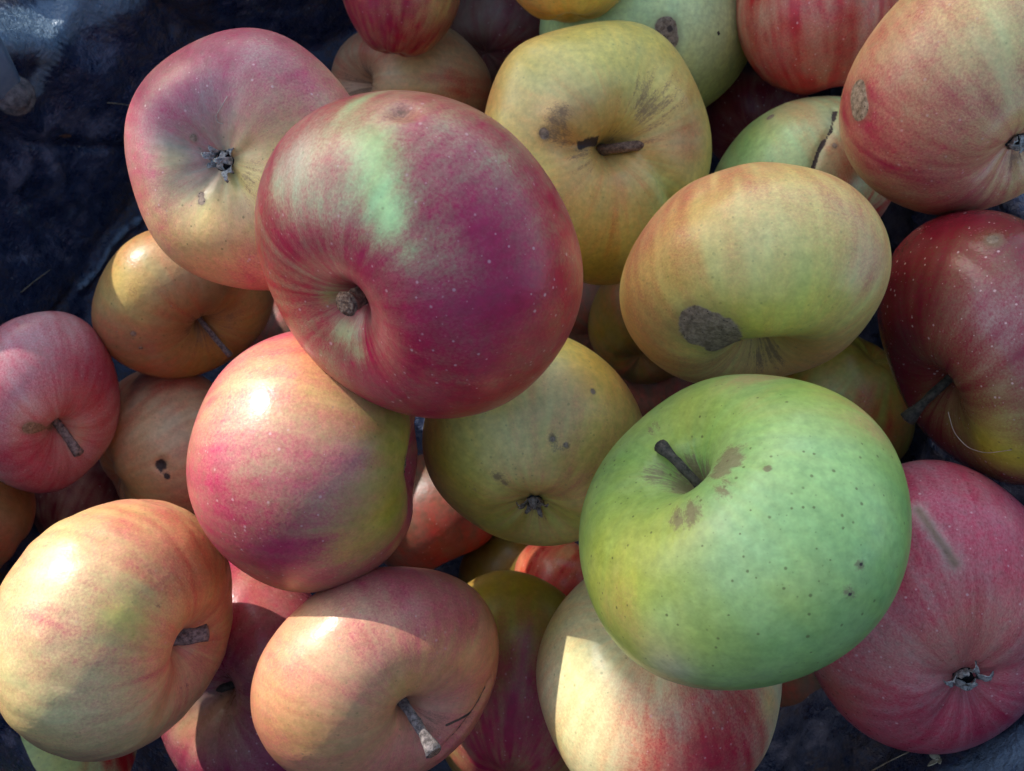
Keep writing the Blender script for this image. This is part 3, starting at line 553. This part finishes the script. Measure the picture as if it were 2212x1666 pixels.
apple('hole', 'tan orange apple with a single dark worm hole, left of the pink apple', (204, 790, 560, 1150), .3748, axis=(.55, .3, -.4), ground='T', over='R', blush=.22, seed=211, lent=.3, rough=.36, lump=.025,
      g=[(320, 920, 80, 'YP', .55), (300, 1080, 100, 'OY', .5)], b=[(330, 820, 80, .45, .8), (330, 940, 70, .08, .7), (350, 1070, 80, .15, .7)], pit=[(346, 1003, 12), (362, 1030, 7)], dent=[(346, 1003, 13, 2.0)], rus=[(355, 1018, 20, .35)])
apple('ledge', 'brown yellow apple cut by the left edge below the red one', (-190, 1000, 78, 1262), .338, axis=(-.5, .5, .3), ground='BRD', over='R', blush=.2, seed=221, rough=.45, hi=False, rus=[(30, 1100, 50, .3)])
apple('purple', 'purple pink apple low between the tan wrinkled and peach orange apples', (318, 1200, 740, 1735), .3257, pole=(458, 1500), ground='T', over='PU', blush=.96, h=.82, dt=.42, st=.34, pw=1.5, streak=0.55, seed=231, lent=.9, rough=.32, lump=.03,
      b=[(470, 1520, 62, .05, .95), (470, 1590, 60, .42, .8), (430, 1550, 50, .25, .7), (560, 1250, 60, .6, .7), (540, 1440, 40, .6, .6)], g=[(460, 1510, 60, 'OL', .5), (450, 1490, 30, 'GR', .7)], o=[(540, 1300, 110, 'R', .6), (400, 1600, 90, 'CR', .6)], stem=((432, 1498), 9, 1.6, 'dark', 1.2))
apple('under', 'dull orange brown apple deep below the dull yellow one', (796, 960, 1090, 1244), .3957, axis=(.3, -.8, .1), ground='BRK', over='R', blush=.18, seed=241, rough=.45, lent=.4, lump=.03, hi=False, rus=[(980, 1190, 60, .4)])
apple('olive', 'olive green and plum apple wedged between the peach and cream apples', (925, 1232, 1310, 1745), .338, axis=(.1, .5, -.5), ground='OL', over='CR', blush=.25, seed=251, lent=.5, rough=.40, lump=.03,
      b=[(1060, 1270, 90, .02, .95), (1080, 1360, 70, .12, .8), (1120, 1450, 70, .5, .7), (1130, 1580, 120, .92, .9), (1090, 1660, 90, .9, .8)], g=[(1090, 1350, 60, 'YG', .5), (1020, 1260, 60, 'BR', .3)], o=[(1140, 1540, 90, 'PU', .3)])
apple('sred', 'small patch of orange red apple showing left of the green apple', (1110, 1160, 1345, 1395), .3657, axis=(.4, .5, -.2), ground='O', over='R', blush=.78, seed=261, rough=.34, hi=False, b=[(1225, 1200, 34, .4, .7)])
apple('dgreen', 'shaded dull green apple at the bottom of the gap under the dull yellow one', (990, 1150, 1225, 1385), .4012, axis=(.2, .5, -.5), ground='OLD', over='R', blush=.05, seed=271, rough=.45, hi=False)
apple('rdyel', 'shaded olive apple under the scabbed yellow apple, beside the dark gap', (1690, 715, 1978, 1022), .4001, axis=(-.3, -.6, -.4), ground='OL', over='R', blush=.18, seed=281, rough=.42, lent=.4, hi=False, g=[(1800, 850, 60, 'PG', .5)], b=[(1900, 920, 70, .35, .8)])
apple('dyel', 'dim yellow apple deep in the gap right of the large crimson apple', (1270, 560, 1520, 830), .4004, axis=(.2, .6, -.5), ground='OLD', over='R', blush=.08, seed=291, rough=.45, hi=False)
apple('blgreen', 'light green and red apple cut by the bottom edge in the left corner', (-110, 1515, 330, 1900), .36, axis=(-.2, -.8, .2), ground='PG', over='R', blush=.1, seed=301, rough=.36, hi=False, b=[(260, 1630, 70, .92, .95), (200, 1650, 40, .4, .6)], g=[(120, 1630, 60, 'YG', .6)])
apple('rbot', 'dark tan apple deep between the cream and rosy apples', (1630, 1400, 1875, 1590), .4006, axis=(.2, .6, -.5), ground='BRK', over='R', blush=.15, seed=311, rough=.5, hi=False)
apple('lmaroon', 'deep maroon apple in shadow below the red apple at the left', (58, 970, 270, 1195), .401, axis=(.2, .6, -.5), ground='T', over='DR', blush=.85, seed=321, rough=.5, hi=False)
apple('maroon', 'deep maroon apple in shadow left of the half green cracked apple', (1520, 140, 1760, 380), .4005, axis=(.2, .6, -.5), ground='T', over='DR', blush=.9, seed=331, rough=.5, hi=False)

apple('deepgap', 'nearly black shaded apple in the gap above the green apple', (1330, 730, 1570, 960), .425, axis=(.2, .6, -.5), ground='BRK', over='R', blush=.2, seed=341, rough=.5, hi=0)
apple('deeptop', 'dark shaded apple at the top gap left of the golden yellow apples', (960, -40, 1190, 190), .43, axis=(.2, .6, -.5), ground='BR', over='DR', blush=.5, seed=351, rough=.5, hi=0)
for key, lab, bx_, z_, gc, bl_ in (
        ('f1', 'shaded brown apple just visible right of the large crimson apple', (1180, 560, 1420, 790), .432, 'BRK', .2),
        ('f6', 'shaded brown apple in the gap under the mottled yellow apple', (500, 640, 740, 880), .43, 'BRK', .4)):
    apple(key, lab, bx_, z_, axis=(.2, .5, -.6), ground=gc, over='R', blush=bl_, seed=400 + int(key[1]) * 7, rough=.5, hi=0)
# ------------------------------------------------------------------ small litter
def strand(name, label, cat, pts, zs, r_mm, mat):
    P_ = np.array([ray(*p) * z for p, z in zip(pts, zs)]); t = np.linspace(0, len(P_) - 1, 40); k = np.arange(len(P_))
    path = np.stack([np.interp(t, k, P_[:, i]) for i in range(3)], 1)
    for _ in range(10): path[1:-1] = (path[:-2] + path[1:-1] * 2 + path[2:]) / 4
    path = np.array([to_world(x) for x in path]); v, f = tube(path, np.full(40, r_mm / 1000), 6)
    o = link(name, mesh(name, np.array(v) - path[0], f), mat, None, path[0]); tag(o, label, cat); return o
def zat(key, px, py): return -AP[key][1](px, py)[2] - .0008
zd = zat('dkred', 2080, 940)
strand('hair', 'fine pale hair curving across the dark maroon apple', 'hair', [(2048, 890), (2060, 935), (2090, 968), (2130, 980), (2185, 972)], [zat('dkred', 2075, 900), zat('dkred', 2085, 930), zat('dkred', 2110, 960), zat('dkred', 2135, 975), zat('dkred', 2185, 970)], .10, HAIR)
zt = [zat('tl', *p) for p in [(491, 208), (478, 232), (466, 250), (470, 265), (482, 268)]]
strand('hair', 'tiny curled hair above the calyx of the pink and tan apple', 'hair', [(491, 208), (478, 232), (466, 250), (470, 265), (482, 268)], zt, .13, HAIR)

# sack handle: end of a strap held by a round rivet
def wall_at(px, py, r_=.212, inset=.004):
    d = RC @ ray(px, py); t = np.linspace(.2, .5, 600); p = CAM + d * t[:, None]; rr = np.hypot(p[:, 0] - AXIS[0], p[:, 1] - AXIS[1])
    return p[np.argmin(np.abs(rr - (r_ - inset)))]
ha, hb_, hc = wall_at(-60, 60), wall_at(-25, 130, inset=.012), wall_at(28, 205, inset=.005)
path = np.array([(1 - t) ** 2 * ha + 2 * t * (1 - t) * hb_ + t * t * hc for t in np.linspace(0, 1, 14)])
nrm_in = AXIS - hc[:2]; nrm_in = np.array([nrm_in[0], nrm_in[1], .12]); nrm_in /= np.linalg.norm(nrm_in)
dirv = np.gradient(path, axis=0); v, f = [], []
for i, p in enumerate(path):
    d = dirv[i] / np.linalg.norm(dirv[i]); sd = np.cross(d, nrm_in); sd /= np.linalg.norm(sd); wv = .0075 * (1 - .25 * (i / 13) ** 4)
    for a, b in ((-1, 0), (-.6, .0012), (.6, .0012), (1, 0), (.6, -.0012), (-.6, -.0012)): v.append(p + sd * wv * a + nrm_in * b)
for i in range(13):
    for k in range(6): f.append((i * 6 + k, i * 6 + (k + 1) % 6, (i + 1) * 6 + (k + 1) % 6, (i + 1) * 6 + k))
f += [tuple(range(6))[::-1], tuple(13 * 6 + k for k in range(6))]
s = NT('strap_plastic'); P = s.n('TexCoord').outputs['Object']
s.set(s.b.inputs['Base Color'], s.mix(s.noise(P, 300, 4, .7), (.10, .17, .27), (.26, .34, .42))); s.b.inputs['Roughness'].default_value = .45; STRAP = s.m
hd = link('handle', mesh('handle', np.array(v) - org, f), STRAP, sack)
u_ = np.cross(nrm_in, [0, 0, 1]); u_ /= np.linalg.norm(u_); w_ = np.cross(nrm_in, u_); v, f = [], []
prof_r = [(.0078, -.002), (.0080, .001), (.0072, .0022), (.0056, .0022), (.0050, .0034), (.0030, .0042), (.0008, .0044)]
for r_, hh in prof_r:
    for k in range(28): a = k * 2 * math.pi / 28; v.append(hc + nrm_in * (hh + .001) + r_ * (math.cos(a) * u_ + math.sin(a) * w_))
for i in range(len(prof_r) - 1):
    for k in range(28): f.append((i * 28 + k, i * 28 + (k + 1) % 28, (i + 1) * 28 + (k + 1) % 28, (i + 1) * 28 + k))
f.append(tuple((len(prof_r) - 1) * 28 + k for k in range(28)))
link('rivet', mesh('rivet', np.array(v) - org, f), woody('dirty_rivet', (.06, .06, .065), (.22, .20, .19), 350, .7), hd)

from mathutils.bvhtree import BVHTree
BV = BVHTree.FromPolygons([tuple(x) for x in pos], faces)
def on_sack(px, py, lift=.001):
    d = Vector(RC @ ray(px, py)).normalized(); h_ = BV.ray_cast(Vector(CAM), d); return np.array(h_[0] - d * lift), np.array(h_[1] if h_[1].dot(d) < 0 else -h_[1])
def sack_strand(name, label, cat, pts, r_mm, mat):
    path = np.array([on_sack(*p)[0] for p in pts]); t = np.linspace(0, len(path) - 1, 24); k = np.arange(len(path))
    path = np.stack([np.interp(t, k, path[:, i]) for i in range(3)], 1)
    for _ in range(8): path[1:-1] = (path[:-2] + path[1:-1] * 2 + path[2:]) / 4
    v, f = tube(path, r_mm / 1000 * np.linspace(1, .5, 24), 6); o = link(name, mesh(name, np.array(v) - path[0], f), mat, None, path[0]); tag(o, label, cat)
sack_strand('straw', 'short pale straw lying on the sack above the red apple at the left', 'straw', [(45, 632), (75, 607), (110, 582)], .35, STRAW)
sack_strand('grass_stalk', 'thin curved dry stalk on the sack left of the pink and tan apple', 'stalk', [(232, 222), (275, 226), (312, 246)], .28, STRAW)
sack_strand('straw', 'faint straw in the dark sack corner at the bottom right', 'straw', [(1882, 1666), (1930, 1640), (1990, 1612)], .3, STRAW)
# dry flake and fallen petal
def leaflet(name, label, cat, lobes, mat, at_):
    c0, n0 = at_; u = np.cross(n0, [.3, .8, .2]); u /= np.linalg.norm(u); w_ = np.cross(n0, u); v, f = [], []
    for ang, ln, wd in lobes:
        a = RAD(ang); d = math.cos(a) * u + math.sin(a) * w_; sd = np.cross(n0, d); i0 = len(v); ln /= 1000; wd /= 1000
        for i in range(7):
            t = i / 6; ww = wd * math.sin(math.pi * min(1, .12 + t * .86)) ** .7
            for q in (-1, 0, 1): v.append(c0 + d * ln * t + sd * ww * .5 * q + n0 * (.0012 + .25 * ln * t * t + .25 * ww * abs(q)))
        for i in range(6):
            for j in range(2): f.append((i0 + i * 3 + j, i0 + i * 3 + j + 1, i0 + i * 3 + j + 4, i0 + i * 3 + j + 3))
    o = link(name, mesh(name, np.array(v) - c0, f), mat, None, c0); md = o.modifiers.new('thickness', 'SOLIDIFY'); md.thickness = .0003; tag(o, label, cat)
leaflet('petal', 'small cream dried petal on the sack below the rosy apple', 'petal', [(20, 4.2, 2.4), (95, 4.6, 2.2), (160, 3.0, 1.6)], PETAL, on_sack(2036, 1646))
leaflet('bark_flake', 'small reddish brown flake on the sack at the left', 'flake', [(10, 7, 2.0)], woody('bark', (.10, .045, .03), (.24, .12, .08), 500, .9), on_sack(150, 290))
